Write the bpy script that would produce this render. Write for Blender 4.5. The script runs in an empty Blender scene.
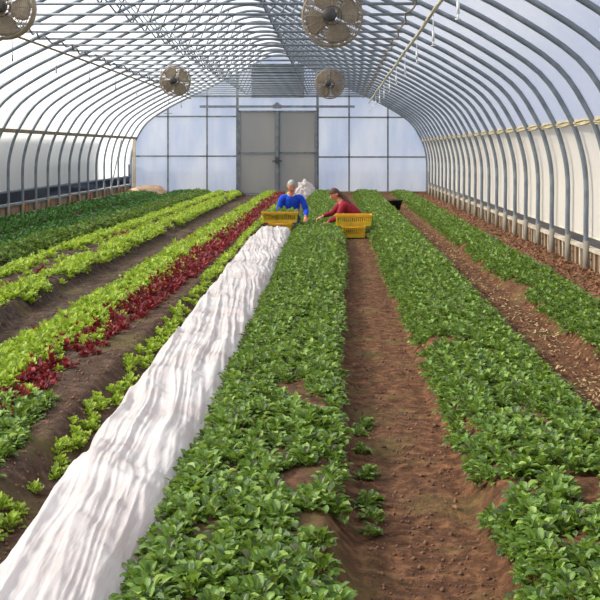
import bpy, bmesh, math, random
import numpy as np
from mathutils import Vector, Matrix, Euler
random.seed(7); rng = np.random.default_rng(11)
S = bpy.context.scene; COL = S.collection
PI = math.pi

# ------------------------------------------------------------------ helpers
def tag(o, label=None, cat=None, group=None, kind=None):
    if label: o['label'] = label
    if cat: o['category'] = cat
    if group: o['group'] = group
    if kind: o['kind'] = kind
    return o
def empty(name, loc, rz=0):
    o = bpy.data.objects.new(name, None); COL.objects.link(o)
    o.location = loc; o.rotation_euler = (0, 0, rz); o.empty_display_size = .1
    return o
def link(name, me, mat=None, parent=None, smooth=True):
    o = bpy.data.objects.new(name, me); COL.objects.link(o)
    if mat is not None:
        me.materials.clear(); me.materials.append(mat)
    if smooth: me.polygons.foreach_set('use_smooth', [True]*len(me.polygons))
    if parent: o.parent = parent
    return o
def from_np(name, V, F, uv=None):
    me = bpy.data.meshes.new(name)
    n, k = F.shape
    me.vertices.add(len(V)); me.vertices.foreach_set('co', np.asarray(V, np.float32).ravel())
    me.loops.add(n*k); me.loops.foreach_set('vertex_index', F.astype(np.int32).ravel())
    me.polygons.add(n); me.polygons.foreach_set('loop_start', np.arange(0, n*k, k, dtype=np.int32))
    me.polygons.foreach_set('loop_total', np.full(n, k, np.int32))
    me.update(calc_edges=True)
    if uv is not None:
        l = me.uv_layers.new(name='UVMap'); l.data.foreach_set('uv', np.asarray(uv, np.float32)[F.ravel()].ravel())
    me.validate()
    return me
class MB:
    def __init__(s): s.v = []; s.f = []
    def box(s, c, d, rot=None):
        b = len(s.v); c = Vector(c)
        for sx in (-1, 1):
            for sy in (-1, 1):
                for sz in (-1, 1):
                    p = Vector((sx*d[0]/2, sy*d[1]/2, sz*d[2]/2))
                    if rot is not None: p = rot @ p
                    s.v.append(p + c)
        for q in ((0,1,3,2),(4,6,7,5),(0,4,5,1),(2,3,7,6),(0,2,6,4),(1,5,7,3)): s.f.append([b+i for i in q])
        return s
    def tube(s, pts, r, n=8, closed=False, cap=True):
        pts = [Vector(p) for p in pts]; m = len(pts)
        rs = r if isinstance(r, (list, tuple)) else [r]*m
        up = None; rings = []
        for i in range(m):
            a = pts[(i-1) % m] if (closed or i > 0) else pts[i]
            c = pts[(i+1) % m] if (closed or i < m-1) else pts[i]
            t = (c-a).normalized()
            if up is None:
                up = Vector((0, 0, 1)) if abs(t.z) < .9 else Vector((1, 0, 0))
            u = (up - t*up.dot(t)).normalized(); w = t.cross(u); up = u
            b = len(s.v)
            for k in range(n):
                an = 2*PI*k/n
                s.v.append(pts[i] + (u*math.cos(an) + w*math.sin(an))*rs[i])
            rings.append(b)
        for i in range(m if closed else m-1):
            A = rings[i]; B = rings[(i+1) % m]
            for k in range(n):
                s.f.append([A+k, A+(k+1) % n, B+(k+1) % n, B+k])
        if cap and not closed:
            s.f.append([rings[0]+k for k in range(n)][::-1]); s.f.append([rings[-1]+k for k in range(n)])
        return s
    def lathe(s, prof, c, axis='z', n=24):
        b = len(s.v); c = Vector(c)
        for (r, h) in prof:
            for k in range(n):
                a = 2*PI*k/n
                if axis == 'z': p = Vector((r*math.cos(a), r*math.sin(a), h))
                else: p = Vector((r*math.cos(a), h, r*math.sin(a)))
                s.v.append(c+p)
        for i in range(len(prof)-1):
            for k in range(n):
                s.f.append([b+i*n+k, b+i*n+(k+1) % n, b+(i+1)*n+(k+1) % n, b+(i+1)*n+k])
        return s
    def mesh(s, name):
        me = bpy.data.meshes.new(name); me.from_pydata([tuple(v) for v in s.v], [], s.f); me.update()
        bm = bmesh.new(); bm.from_mesh(me); bmesh.ops.recalc_face_normals(bm, faces=bm.faces); bm.to_mesh(me); bm.free()
        return me
    def build(s, name, mat, parent=None, smooth=False):
        return link(name, s.mesh(name), mat, parent, smooth)
def interp(tab):
    xs = [t[0] for t in tab]; ys = [t[1] for t in tab]
    return lambda d: np.interp(d, xs, ys)

# value noise (numpy)
_P = rng.random((64, 64, 3))
def vnoise(x, y, ch=0):
    x = np.asarray(x, float); y = np.asarray(y, float)
    xi = np.floor(x).astype(int); yi = np.floor(y).astype(int)
    fx = x-xi; fy = y-yi; fx = fx*fx*(3-2*fx); fy = fy*fy*(3-2*fy)
    g = lambda i, j: _P[i % 64, j % 64, ch]
    return (g(xi, yi)*(1-fx)+g(xi+1, yi)*fx)*(1-fy)+(g(xi, yi+1)*(1-fx)+g(xi+1, yi+1)*fx)*fy
def fbm(x, y, o=3, ch=0):
    r = 0; a = .5; t = 0
    for k in range(o):
        r = r+a*vnoise(x*2**k+k*17.3, y*2**k+k*9.1, ch); t += a; a *= .5
    return r/t

# ------------------------------------------------------------------ materials
def srgb(r, g, b):
    f = lambda c: (c/255/12.92) if c/255 <= .04045 else ((c/255+.055)/1.055)**2.4
    return (f(r), f(g), f(b), 1)
def newmat(name):
    m = bpy.data.materials.new(name); m.use_nodes = True
    nt = m.node_tree; nt.nodes.clear()
    return m, nt, nt.nodes.new('ShaderNodeOutputMaterial')
def N(nt, t, **kw):
    n = nt.nodes.new(t)
    for k, v in kw.items(): setattr(n, k, v)
    return n
def noise_fac(nt, scale, detail=3, vec=None, rough=.5):
    n = N(nt, 'ShaderNodeTexNoise'); n.inputs['Scale'].default_value = scale; n.inputs['Detail'].default_value = detail
    n.inputs['Roughness'].default_value = rough
    if vec is not None: nt.links.new(vec, n.inputs['Vector'])
    return n.outputs['Fac']
def ramp(nt, fac, stops):
    r = N(nt, 'ShaderNodeValToRGB'); e = r.color_ramp.elements
    e[0].position, e[0].color = stops[0]; e[1].position, e[1].color = stops[-1]
    for p, c in stops[1:-1]:
        q = e.new(p); q.color = c
    nt.links.new(fac, r.inputs[0]); return r.outputs[0]
def mixc(nt, fac, a, b, mode='MIX'):
    m = N(nt, 'ShaderNodeMix', data_type='RGBA', blend_type=mode)
    for sock, v in ((m.inputs[0], fac), (m.inputs[6], a), (m.inputs[7], b)):
        if isinstance(v, (int, float, tuple)): sock.default_value = v
        else: nt.links.new(v, sock)
    return m.outputs[2]
def mixs(nt, fac, a, b):
    m = N(nt, 'ShaderNodeMixShader')
    if isinstance(fac, (int, float)): m.inputs[0].default_value = fac
    else: nt.links.new(fac, m.inputs[0])
    nt.links.new(a, m.inputs[1]); nt.links.new(b, m.inputs[2]); return m.outputs[0]
def bump(nt, h, strength, dist=.01):
    b = N(nt, 'ShaderNodeBump'); b.inputs['Strength'].default_value = strength; b.inputs['Distance'].default_value = dist
    nt.links.new(h, b.inputs['Height']); return b.outputs[0]
def simple(name, c1, c2=None, scale=8, rough=.6, metal=0, bmp=0, trans=0, detail=3, bscale=None):
    m, nt, out = newmat(name)
    p = N(nt, 'ShaderNodeBsdfPrincipled'); p.inputs['Roughness'].default_value = rough; p.inputs['Metallic'].default_value = metal
    tc = N(nt, 'ShaderNodeTexCoord').outputs['Object']
    f = noise_fac(nt, scale, detail, tc)
    col = ramp(nt, f, [(.3, c1), (.7, c2 or c1)])
    nt.links.new(col, p.inputs['Base Color'])
    if bmp: nt.links.new(bump(nt, noise_fac(nt, bscale or scale*4, 3, tc), bmp), p.inputs['Normal'])
    s = p.outputs[0]
    if trans:
        t = N(nt, 'ShaderNodeBsdfTranslucent'); nt.links.new(col, t.inputs[0]); s = mixs(nt, trans, s, t.outputs[0])
    nt.links.new(s, out.inputs[0]); return m

def film(name, col, transp, diff, wrinkle=(0, 0, 0), streak=0.0):
    m, nt, out = newmat(name)
    tr = N(nt, 'ShaderNodeBsdfTransparent'); tr.inputs[0].default_value = (.96, .97, 1, 1)
    tl = N(nt, 'ShaderNodeBsdfTranslucent'); df = N(nt, 'ShaderNodeBsdfDiffuse')
    tc = N(nt, 'ShaderNodeTexCoord').outputs['Object']
    mp = N(nt, 'ShaderNodeMapping'); nt.links.new(tc, mp.inputs[0]); mp.inputs['Scale'].default_value = (1, 1, .35)
    f = noise_fac(nt, 1.1, 3, mp.outputs[0])
    c = ramp(nt, f, [(.35, (col[0]*(1-streak), col[1]*(1-streak*.75), col[2]*(1-streak*.3), 1)), (.65, col)])
    for x in (tl, df): nt.links.new(c, x.inputs[0])
    b = bump(nt, noise_fac(nt, 3, 3, mp.outputs[0]), .4, .05)
    for x in (tl, df): nt.links.new(b, x.inputs['Normal'])
    s = mixs(nt, diff, tl.outputs[0], df.outputs[0])
    gl = N(nt, 'ShaderNodeBsdfGlossy'); gl.inputs['Roughness'].default_value = .25
    s = mixs(nt, .04, s, gl.outputs[0])
    s = mixs(nt, transp, s, tr.outputs[0])
    nt.links.new(s, out.inputs[0]); return m

def leafmat(name, dark, mid, light, rough=.42, trans=.25, rib=.5, spec=.5, extra=()):
    m, nt, out = newmat(name)
    p = N(nt, 'ShaderNodeBsdfPrincipled'); p.inputs['Roughness'].default_value = rough
    p.inputs['Specular IOR Level'].default_value = spec
    g = N(nt, 'ShaderNodeNewGeometry'); c = ramp(nt, g.outputs['Random Per Island'], sorted([(0, dark), (.5, mid), (1, light)]+list(extra)))
    uv = N(nt, 'ShaderNodeTexCoord').outputs['UV']; sp = N(nt, 'ShaderNodeSeparateXYZ'); nt.links.new(uv, sp.inputs[0])
    a = N(nt, 'ShaderNodeMath', operation='ABSOLUTE'); nt.links.new(sp.outputs[1], a.inputs[0])
    r1 = ramp(nt, a.outputs[0], [(0, (1, 1, 1, 1)), (.22, (0, 0, 0, 1))])
    pale = tuple(min(1, x*1.6+.03) for x in light[:3])+(1,)
    mu = N(nt, 'ShaderNodeMath', operation='MULTIPLY'); nt.links.new(r1, mu.inputs[0]); mu.inputs[1].default_value = rib
    c = mixc(nt, mu.outputs[0], c, pale)
    r2 = ramp(nt, sp.outputs[0], [(.1, (1, 1, 1, 1)), (.35, (0, 0, 0, 1))])
    mu2 = N(nt, 'ShaderNodeMath', operation='MULTIPLY'); nt.links.new(r2, mu2.inputs[0]); mu2.inputs[1].default_value = rib
    c = mixc(nt, mu2.outputs[0], c, pale)
    nt.links.new(c, p.inputs['Base Color'])
    t = N(nt, 'ShaderNodeBsdfTranslucent')
    nt.links.new(mixc(nt, .5, c, (min(1, light[0]*1.6), min(1, light[1]*1.6), light[2], 1)), t.inputs[0])
    tc = N(nt, 'ShaderNodeTexCoord').outputs['Object']
    nt.links.new(bump(nt, noise_fac(nt, 60, 2, tc), .35, .01), p.inputs['Normal'])
    nt.links.new(mixs(nt, trans, p.outputs[0], t.outputs[0]), out.inputs[0]); return m

M = {}
M['steel'] = simple('galvanised_steel', srgb(108, 117, 128), srgb(140, 149, 158), 6, .5, .2, .1)
M['sleeve'] = simple('post_sleeve', srgb(120, 116, 106), srgb(150, 144, 130), 5, .8)
M['steel_dark'] = simple('dull_steel', srgb(104, 110, 116), srgb(134, 140, 144), 6, .5, .2)
M['roof'] = film('roof_film', (.93, .94, .96, 1), .50, .3)
M['endfilm'] = film('end_film', (.84, .90, 1.0, 1), .12, .25, streak=.34)  # bluish streaks put the cloudy skylight behind the film into its colour
M['curtain_l'] = film('left_curtain_film', (.93, .94, .95, 1), .06, .35, streak=.04)
M['curtain_r'] = film('right_curtain_film', (.98, .90, .77, 1), .04, .5, streak=.05)
M['poly'] = film('door_polycarbonate', (.56, .54, .50, 1), .03, .45, streak=.12)
M['wood'] = simple('weathered_boards', srgb(116, 94, 72), srgb(160, 138, 112), 3, .8, 0, .3, bscale=30)
M['woodpale'] = simple('pale_boards', srgb(168, 156, 136), srgb(200, 190, 170), 4, .8, 0, .2, bscale=30)
M['woodorange'] = simple('orange_stained_post', srgb(150, 84, 40), srgb(180, 110, 60), 5, .8)
M['rail_l'] = simple('brown_rail', srgb(110, 98, 84), srgb(140, 126, 108), 5, .8)
M['rail_r'] = simple('cream_rail_wrap', srgb(178, 164, 130), srgb(214, 202, 170), 9, .8, 0, .4)
M['pipe'] = simple('cream_plastic_pipe', srgb(186, 180, 160), srgb(214, 208, 190), 5, .5)
M['cable'] = simple('brown_cable', srgb(110, 96, 80), srgb(140, 120, 100), 5, .7)
M['whiteplastic'] = simple('white_plastic', srgb(205, 208, 212), srgb(226, 228, 232), 5, .5)
M['fanguard'] = simple('dusty_fan_wire', srgb(140, 126, 108), srgb(168, 152, 132), 10, .6, .2)
M['fanblade'] = simple('dusty_fan_blade', srgb(150, 138, 120), srgb(186, 174, 154), 8, .6)
M['motor'] = simple('dark_motor', srgb(54, 52, 52), srgb(80, 76, 74), 10, .5)
M['yellow'] = simple('yellow_crate_plastic', srgb(206, 172, 34), srgb(224, 192, 54), 6, .45, trans=.1)
M['orange'] = simple('orange_yellow_rim', srgb(232, 160, 20), srgb(242, 184, 44), 6, .45, trans=.1)
M['black'] = simple('black_plastic', srgb(24, 23, 28), srgb(44, 40, 46), 10, .6, 0, .3)
M['blue'] = simple('blue_sweater', srgb(14, 62, 190), srgb(24, 84, 224), 30, .9, 0, .4)
M['jeans'] = simple('navy_trousers', srgb(28, 36, 64), srgb(40, 50, 84), 30, .9)
M['red'] = simple('maroon_sweater', srgb(128, 18, 40), srgb(160, 30, 54), 30, .9, 0, .4)
M['darkpants'] = simple('dark_trousers', srgb(34, 32, 40), srgb(48, 46, 54), 30, .9)
M['skin'] = simple('skin', srgb(218, 138, 110), srgb(232, 158, 130), 20, .55)
M['hair_grey'] = simple('grey_hair', srgb(150, 146, 142), srgb(196, 192, 188), 60, .7, 0, .6)
M['hair_brown'] = simple('brown_hair', srgb(62, 40, 30), srgb(96, 64, 46), 60, .6, 0, .6)
M['shirt'] = simple('white_shirt', srgb(220, 220, 226), srgb(232, 232, 238), 20, .8)
M['lip'] = simple('lips', srgb(160, 84, 76), None, 10, .5)
M['eye'] = simple('eye_dark', srgb(40, 30, 26), None, 10, .3)
M['litter'] = simple('dry_leaves', srgb(112, 74, 54), srgb(170, 124, 92), 4, .8, trans=.1)
M['straw'] = simple('straw', srgb(190, 165, 120), srgb(150, 120, 84), 4, .8)
M['clod'] = simple('soil_clods', srgb(88, 64, 50), srgb(138, 102, 78), 5, .95)
M['tunnel2'] = simple('dark_shade_cloth', srgb(42, 48, 60), srgb(70, 78, 92), 1, .9)
M['outside'] = simple('outside_ground', srgb(62, 56, 52), srgb(92, 82, 74), .6, .95, 0, .4)
M['vent'] = simple('grey_vent_metal', srgb(128, 136, 146), srgb(146, 154, 162), 2, .6, .2)
M['mound'] = simple('sandy_soil', srgb(168, 138, 112), srgb(196, 168, 142), 6, .95, 0, .5)

M['spinach'] = leafmat('spinach_leaf', srgb(52, 80, 32), srgb(92, 126, 44), srgb(148, 172, 80), rib=.4, rough=.5, extra=[(.06, srgb(84, 80, 66)), (.12, srgb(56, 84, 38)), (.85, srgb(114, 148, 56))])
M['spinach_b'] = leafmat('dark_spinach_leaf', srgb(42, 78, 40), srgb(66, 112, 48), srgb(100, 150, 64), rib=.25, trans=.2)
M['lettuce'] = leafmat('green_lettuce_leaf', srgb(98, 130, 36), srgb(138, 168, 46), srgb(180, 198, 84), rough=.55, rib=.3, trans=.35)
M['redlettuce'] = leafmat('red_lettuce_leaf', srgb(72, 18, 26), srgb(118, 26, 36), srgb(150, 48, 50), rough=.5, rib=.2, trans=.25)

# soil
m, nt, out = newmat('greenhouse_soil')
p = N(nt, 'ShaderNodeBsdfPrincipled'); p.inputs['Roughness'].default_value = .95; p.inputs['Specular IOR Level'].default_value = .15
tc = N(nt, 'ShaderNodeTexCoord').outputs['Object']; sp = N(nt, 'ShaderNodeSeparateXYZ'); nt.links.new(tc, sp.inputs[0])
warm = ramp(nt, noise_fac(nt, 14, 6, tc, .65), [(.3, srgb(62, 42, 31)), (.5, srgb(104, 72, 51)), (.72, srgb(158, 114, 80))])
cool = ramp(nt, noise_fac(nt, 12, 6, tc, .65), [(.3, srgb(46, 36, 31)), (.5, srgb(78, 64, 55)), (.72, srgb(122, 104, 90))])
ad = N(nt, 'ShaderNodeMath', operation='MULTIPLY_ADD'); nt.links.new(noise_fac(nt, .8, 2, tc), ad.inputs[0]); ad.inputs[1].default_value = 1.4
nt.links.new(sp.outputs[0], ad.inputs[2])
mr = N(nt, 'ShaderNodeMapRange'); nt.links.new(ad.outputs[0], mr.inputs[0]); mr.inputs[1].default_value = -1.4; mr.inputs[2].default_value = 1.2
c = mixc(nt, mr.outputs[0], cool, warm)  # darker, greyer soil on the left carries that side's shade in its colour
moss = ramp(nt, noise_fac(nt, 2.2, 4, tc), [(.52, (0, 0, 0, 1)), (.66, (.55, .55, .55, 1))])
c = mixc(nt, moss, c, srgb(112, 104, 62))
nt.links.new(c, p.inputs['Base Color'])
h = noise_fac(nt, 45, 8, tc, .7)
nt.links.new(bump(nt, h, .9, .03), p.inputs['Normal']); nt.links.new(p.outputs[0], out.inputs[0]); M['soil'] = m

# fleece cover
m, nt, out = newmat('white_fleece')
p = N(nt, 'ShaderNodeBsdfPrincipled'); p.inputs['Roughness'].default_value = .8
tc = N(nt, 'ShaderNodeTexCoord').outputs['Object']
c = ramp(nt, noise_fac(nt, 2.5, 4, tc), [(.35, srgb(226, 216, 214)), (.6, srgb(240, 237, 237))])
nt.links.new(c, p.inputs['Base Color'])
mp = N(nt, 'ShaderNodeMapping'); nt.links.new(tc, mp.inputs[0]); mp.inputs['Scale'].default_value = (1, .16, 1)
nt.links.new(bump(nt, noise_fac(nt, 22, 4, mp.outputs[0]), .5, .03), p.inputs['Normal'])
t = N(nt, 'ShaderNodeBsdfTranslucent'); nt.links.new(c, t.inputs[0])
nt.links.new(mixs(nt, .45, p.outputs[0], t.outputs[0]), out.inputs[0]); M['fleece'] = m

# ------------------------------------------------------------------ layout (metres, camera at x=0, y=0)
XL, XR, XC, YE = -7.26, 3.27, -2.0, 41.6
HALF = (XR-XL)/2
HOOP_Y = [15.2+1.2*k for k in range(-4, 22)]
PROF = [(5.26, 0), (5.26, .6), (5.26, 1.2), (5.2, 1.6), (5.05, 2.02), (4.66, 2.6), (3.92, 3.1), (3.22, 3.46), (2.53, 3.79), (1.3, 4.42), (.55, 4.84), (0, 5.0)]
def catmull(P, n):
    P = [Vector((a, b, 0)) for a, b in P]; Q = [2*P[0]-P[1]]+P+[2*P[-1]-P[-2]]; out = []
    for i in range(1, len(Q)-2):
        for j in range(n):
            t = j/n
            p = .5*((2*Q[i])+(-Q[i-1]+Q[i+1])*t+(2*Q[i-1]-5*Q[i]+4*Q[i+1]-Q[i+2])*t*t+(-Q[i-1]+3*Q[i]-3*Q[i+1]+Q[i+2])*t**3)
            out.append((p.x, p.y))
    out.append((P[-1].x, P[-1].y)); return out
HP = catmull(PROF[:-1]+[(.22, 4.955), (0, 4.98)], 4)
def hoop_line():
    L = [(-x, z) for x, z in HP]; R = [(x, z) for x, z in HP[::-1]][1:]
    return L+R
HL = hoop_line()
def half_at(z):
    return float(np.interp(z, [q[1] for q in HP], [q[0] for q in HP]))
def z_at(x):
    P = [q for q in HP if q[1] > 1.3][::-1]
    return float(np.interp(abs(x), [q[0] for q in P], [q[1] for q in P]))
def offset(L, d):
    r = []
    for i in range(len(L)):
        a = L[max(i-1, 0)]; b = L[min(i+1, len(L)-1)]
        t = Vector((b[0]-a[0], b[1]-a[1])).normalized(); r.append((L[i][0]-t.y*d, L[i][1]+t.x*d))
    return r

# beds: (left edge, right edge) as functions of distance, top height
BEDS = {
 'b0a': (interp([(0, -7.0), (42, -7.0)]), interp([(0, -6.1), (42, -6.05)]), .08),
 'b0b': (interp([(0, -5.55), (42, -5.6)]), interp([(0, -4.5), (16, -4.5), (42, -4.35)]), .08),
 'b1': (interp([(0, -4.15), (42, -4.1)]), interp([(0, -2.85), (9, -2.9), (13, -3.1), (42, -3.2)]), .09),
 'b2': (interp([(0, -2.5), (42, -2.4)]), interp([(0, -1.38), (42, -1.5)]), .09),
 'b3': (interp([(0, -.72), (42, -.8)]), interp([(0, .06), (9, .08), (15, .13), (42, .16)]), .10),
 'b4': (interp([(0, .63), (42, .66)]), interp([(0, 1.46), (42, 1.5)]), .10),
 'b5': (interp([(0, 1.92), (42, 1.92)]), interp([(0, 2.62), (42, 2.62)]), .09),
}
def ground_z(X, Y):
    X = np.asarray(X, float); Y = np.asarray(Y, float)
    z = np.zeros(np.broadcast(X, Y).shape)
    for L, R, h in BEDS.values():
        wob = .05*(fbm(X*0+3.1, Y*1.3, 2)-.5)
        l = L(Y)+wob; r = R(Y)+wob; h = h*1.45
        e = np.clip(np.minimum(X-l+.04, r+.04-X)/.17, 0, 1); e = e*e*(3-2*e)
        z = np.maximum(z, e*h)
    z = z+(fbm(X*3, Y*2, 3)-.5)*.04+(fbm(X*14, Y*12, 3, 1)-.5)*.035
    z = z+np.clip((-6.85-X)/.25, 0, 1)*.06+np.clip((X-2.75)/.3, 0, 1)*.05
    return z

# ---------------- floor
ys = [2.2]
while ys[-1] < 42.2: ys.append(ys[-1]*1.0048+.003)
ys = np.array(ys); xs = np.arange(-7.4, 3.45, .026)
GX, GY = np.meshgrid(xs, ys); GZ = ground_z(GX, GY)
V = np.stack([GX.ravel(), GY.ravel(), GZ.ravel()], 1)
a, b = GX.shape; idx = np.arange(a*b).reshape(a, b)
F = np.stack([idx[:-1, :-1].ravel(), idx[:-1, 1:].ravel(), idx[1:, 1:].ravel(), idx[1:, :-1].ravel()], 1)
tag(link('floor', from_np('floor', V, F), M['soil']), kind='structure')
og = MB()
for (x0, x1, y0, y1) in ((-60, XL-.12, -10, 90), (XR+.12, 60, -10, 90), (XL-.12, XR+.12, 42.0, 90)):
    og.box(((x0+x1)/2, (y0+y1)/2, -.1), (x1-x0, y1-y0, .12))
tag(og.build('outside_ground', M['outside']), kind='structure')

# ---------------- roof film, curtains
RAIL_L, RAIL_R = 2.02, 1.95
def sheet(name, line, y0, y1, ny, mat, wav=0.0):
    Vs = []; Fs = []
    yy = np.linspace(y0, y1, ny); n = len(line)
    for j, y in enumerate(yy):
        for i, (x, z) in enumerate(line):
            w = wav*(math.sin(y*5.236)*.6+float(vnoise(y*2.1, z*1.3))*1.2-.6) if wav else 0
            Vs.append((XC+x+w, y, z))
    for j in range(ny-1):
        for i in range(n-1): Fs.append((j*n+i, j*n+i+1, (j+1)*n+i+1, (j+1)*n+i))
    return tag(link(name, from_np(name, np.array(Vs), np.array(Fs)), mat), kind='structure')
OL = offset(HL, .045)
roof = [q for q in OL if q[1] > 2.0 or False]
roof = [(-half_at(RAIL_L)-.045, RAIL_L)]+[q for q in roof if q[1] > 2.05]+[(half_at(RAIL_R)+.045, RAIL_R)]
sheet('ceiling', roof, -4, YE+.05, 60, M['roof'])
cl = [(-half_at(z)-.09, z) for z in np.linspace(.67, RAIL_L, 9)]
sheet('wall_left', cl, -4, YE+.05, 420, M['curtain_l'], .018)
cr = [(half_at(z)+.09, z) for z in np.linspace(RAIL_R, .47, 9)]
sheet('wall_right', cr, -4, YE+.05, 420, M['curtain_r'], .022)

# rails at the top of the curtains
L_ = half_at(RAIL_L); R_ = half_at(RAIL_R)
tag(MB().box((XC-L_-.015, (YE-4)/2, RAIL_L), (.05, YE+4, .085)).build('trim_left', M['rail_l']), kind='structure')
t = MB(); t.box((XC+R_+.03, (YE-4)/2, RAIL_R), (.03, YE+4, .085))
tr = t.build('trim_right', M['rail_r']); tag(tr, kind='structure')
w = MB(); pts = []
for i in range(1200):
    y = 10+i*.0263; pts.append((XC+R_+.004, y, RAIL_R+.014+.010*math.sin(y*5.236+1)))
w.tube(pts, .007, 5); w.build('rope', M['rail_r'], tr, True)
pts = [(p[0], p[1], RAIL_R-.02-.012*math.sin(p[1]*5.236+.4)) for p in pts]
MB().tube(pts, .007, 5).build('rope', M['rail_r'], tr, True)
# curtain roll pipes
tag(MB().tube([(XC-half_at(.67)-.09, -4, .66), (XC-half_at(.67)-.09, YE, .66)], .03, 8).build('trim_roll_left', M['steel'], None, True), kind='structure')
tag(MB().tube([(XC+half_at(.43)+.09, -4, .46), (XC+half_at(.43)+.09, YE, .46)], .014, 8).build('trim_roll_right', M['pipe'], None, True), kind='structure')
# baseboards
bl = MB(); y = 9.0
while y < YE:
    bl.box((XL-.07, y+1.18, .17), (.04, 2.38, .34)); y += 2.4
bl.box((XL-.07, 3, .17), (.04, 12, .34))
bl = bl.build('baseboard_left', M['wood']); tag(bl, kind='structure')
MB().box((XL-.05, YE/2, .365), (.11, YE, .05)).build('cap', M['steel'], bl)
for i, yy_ in enumerate(HOOP_Y):
    if i % 2 == 0: MB().box((XL+.045, yy_+.12, .17), (.05, .08, .34)).build('batten', M['woodorange'], bl)
br = MB().box((XR+.09, YE/2, .14), (.04, YE, .30)); br = br.build('baseboard_right', M['wood']); tag(br, kind='structure')
MB().box((XR+.065, YE/2, .31), (.09, YE, .045)).build('cap', M['woodpale'], br)
for yy_ in HOOP_Y[3:]:
    for d in (.3, .62, .9): MB().box((XR+.055, yy_+d+random.uniform(-.05, .05), .14), (.035, .075, .30)).build('batten', M['woodpale'] if d == .62 else M['wood'], br)

# ---------------- hoops
ords = ['first', 'second', 'third', 'fourth', 'fifth', 'sixth', 'seventh', 'eighth', 'ninth', 'tenth', 'eleventh', 'twelfth', 'thirteenth', 'fourteenth', 'fifteenth', 'sixteenth', 'seventeenth', 'eighteenth', 'nineteenth', 'twentieth', 'twenty-first', 'twenty-second', 'twenty-third', 'twenty-fourth', 'twenty-fifth', 'twenty-sixth', 'twenty-seventh']
me_h = MB().tube([(x, 0, z) for x, z in HL], .034, 10).mesh('hoop_pipe')
TZ = 3.5; TH = half_at(TZ)-.0
me_t = MB().tube([(-TH, 0, TZ), (TH, 0, TZ)], .02, 8).mesh('tie_bar')
def strut_mesh(xa, xb): return MB().tube([(xa, 0, TZ), (xb, 0, z_at(xb))], .012, 6).mesh('strut')
me_s = [strut_mesh(-1.05, -.45), strut_mesh(-1.05, -1.65), strut_mesh(1.05, .45), strut_mesh(1.05, 1.65)]
me_b = []
for s in (-1, 1):
    b = MB(); x = s*HALF
    b.tube([(x+s*.03, .02, .20), (x+s*.03, .14, .20), (x+s*.03, .14, .10), (x+s*.03, .06, .10)], .012, 6); me_b.append(b.mesh('bracket'))
me_c = [MB().tube([(s*HALF, 0, -.05), (s*HALF, 0, .42)], .043, 10).mesh('ground_sleeve') for s in (-1, 1)]
for i, y in enumerate(HOOP_Y):
    k = len(HOOP_Y)-1-i
    r = empty('hoop_arch', (XC, y, 0))
    tag(r, 'grey steel hoop arch with tie bar, %s arch counting from the end wall' % ords[k], 'hoop arch', 'steel hoop arches of the greenhouse frame')
    link('hoop_pipe', me_h, M['steel'], r); link('tie_bar', me_t, M['steel'], r)
    for q in me_s: link('strut', q, M['steel'], r)
    for q in me_b: link('bracket', q, M['motor'], r)
    for q in me_c: link('ground_sleeve', q, M['sleeve'], r)

# ---------------- end wall
ef = [(-half_at(.0), .0)]+[(x, z) for x, z in OL if z > .1]+[(half_at(0), 0)]
bm = bmesh.new(); vs = [bm.verts.new((XC+x, YE+.06, z)) for x, z in ef]; bm.faces.new(vs)
me = bpy.data.meshes.new('wall_end'); bmesh.ops.triangulate(bm, faces=bm.faces); bm.to_mesh(me); bm.free()
tag(link('wall_end', me, M['endfilm'], None, False), kind='structure')
fr = MB(); fr.tube([(XC+x, YE, z) for x, z in HL], .034, 8); fr = fr.build('trim_end', M['steel_dark'], None, True); tag(fr, kind='structure')
for x in (-5.94, -4.55, .5, 1.88):
    MB().box((x, YE, z_at(x-XC)/2), (.055, .05, z_at(x-XC))).build('post', M['steel_dark'], fr)
for x in (-3.47, -.62):
    MB().box((x, YE-.02, z_at(x-XC)/2), (.09, .06, z_at(x-XC))).build('post', M['steel_dark'], fr)
for z in (1.38, 2.79):
    h = half_at(z)
    MB().box(((XC-h-3.47)/2, YE, z), (abs(XC-h+3.47), .05, .055)).build('rail', M['steel_dark'], fr)
    MB().box(((XC+h-.62)/2, YE, z-.03), (abs(XC+h+.62), .05, .055)).build('rail', M['steel_dark'], fr)
MB().box((XC, YE, TZ), (2*TH, .05, .05)).build('rail', M['steel_dark'], fr)
MB().box(((XL-3.5)/2, YE-.02, .05), (-3.5-XL, .06, .16)).build('sill_board', M['wood'], fr)
MB().box(((XR-.6)/2, YE-.02, .05), (XR+.6, .06, .16)).build('sill_board', M['wood'], fr)
MB().box((-5.94, YE, 2.9), (.3, .02, .02)).build('rail', M['steel_dark'], fr)
# sliding doors
dr = MB().box((-2.05, YE-.10, 3.14), (5.5, .05, .085)).build('door_1', M['steel']); tag(dr, kind='structure')
for (x0, x1) in ((-3.42, -2.08), (-2.02, -.67)):
    pn = MB().box(((x0+x1)/2, YE-.08, 1.5), (x1-x0, .03, 2.96)).build('door_panel', M['poly'], dr)
    f = MB()
    for x in (x0+.03, x1-.03): f.box((x, YE-.10, 1.5), (.06, .05, 2.98))
    for z in (.05, 1.5, 2.97): f.box(((x0+x1)/2, YE-.10, z), (x1-x0, .05, .06))
    f.build('door_frame', M['steel_dark'], pn)
MB().box((-2.05, YE-.14, 1.5), (.10, .05, 2.98)).build('meeting_stile', M['steel_dark'], dr)
hd = MB(); hd.box((-2.05, YE-.19, 1.24), (.12, .06, .22)); hd.tube([(-2.22, YE-.2, 1.2), (-2.05, YE-.21, 1.24), (-1.88, YE-.2, 1.2)], .025, 6)
hd.build('door_handle', M['motor'], dr)
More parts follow.
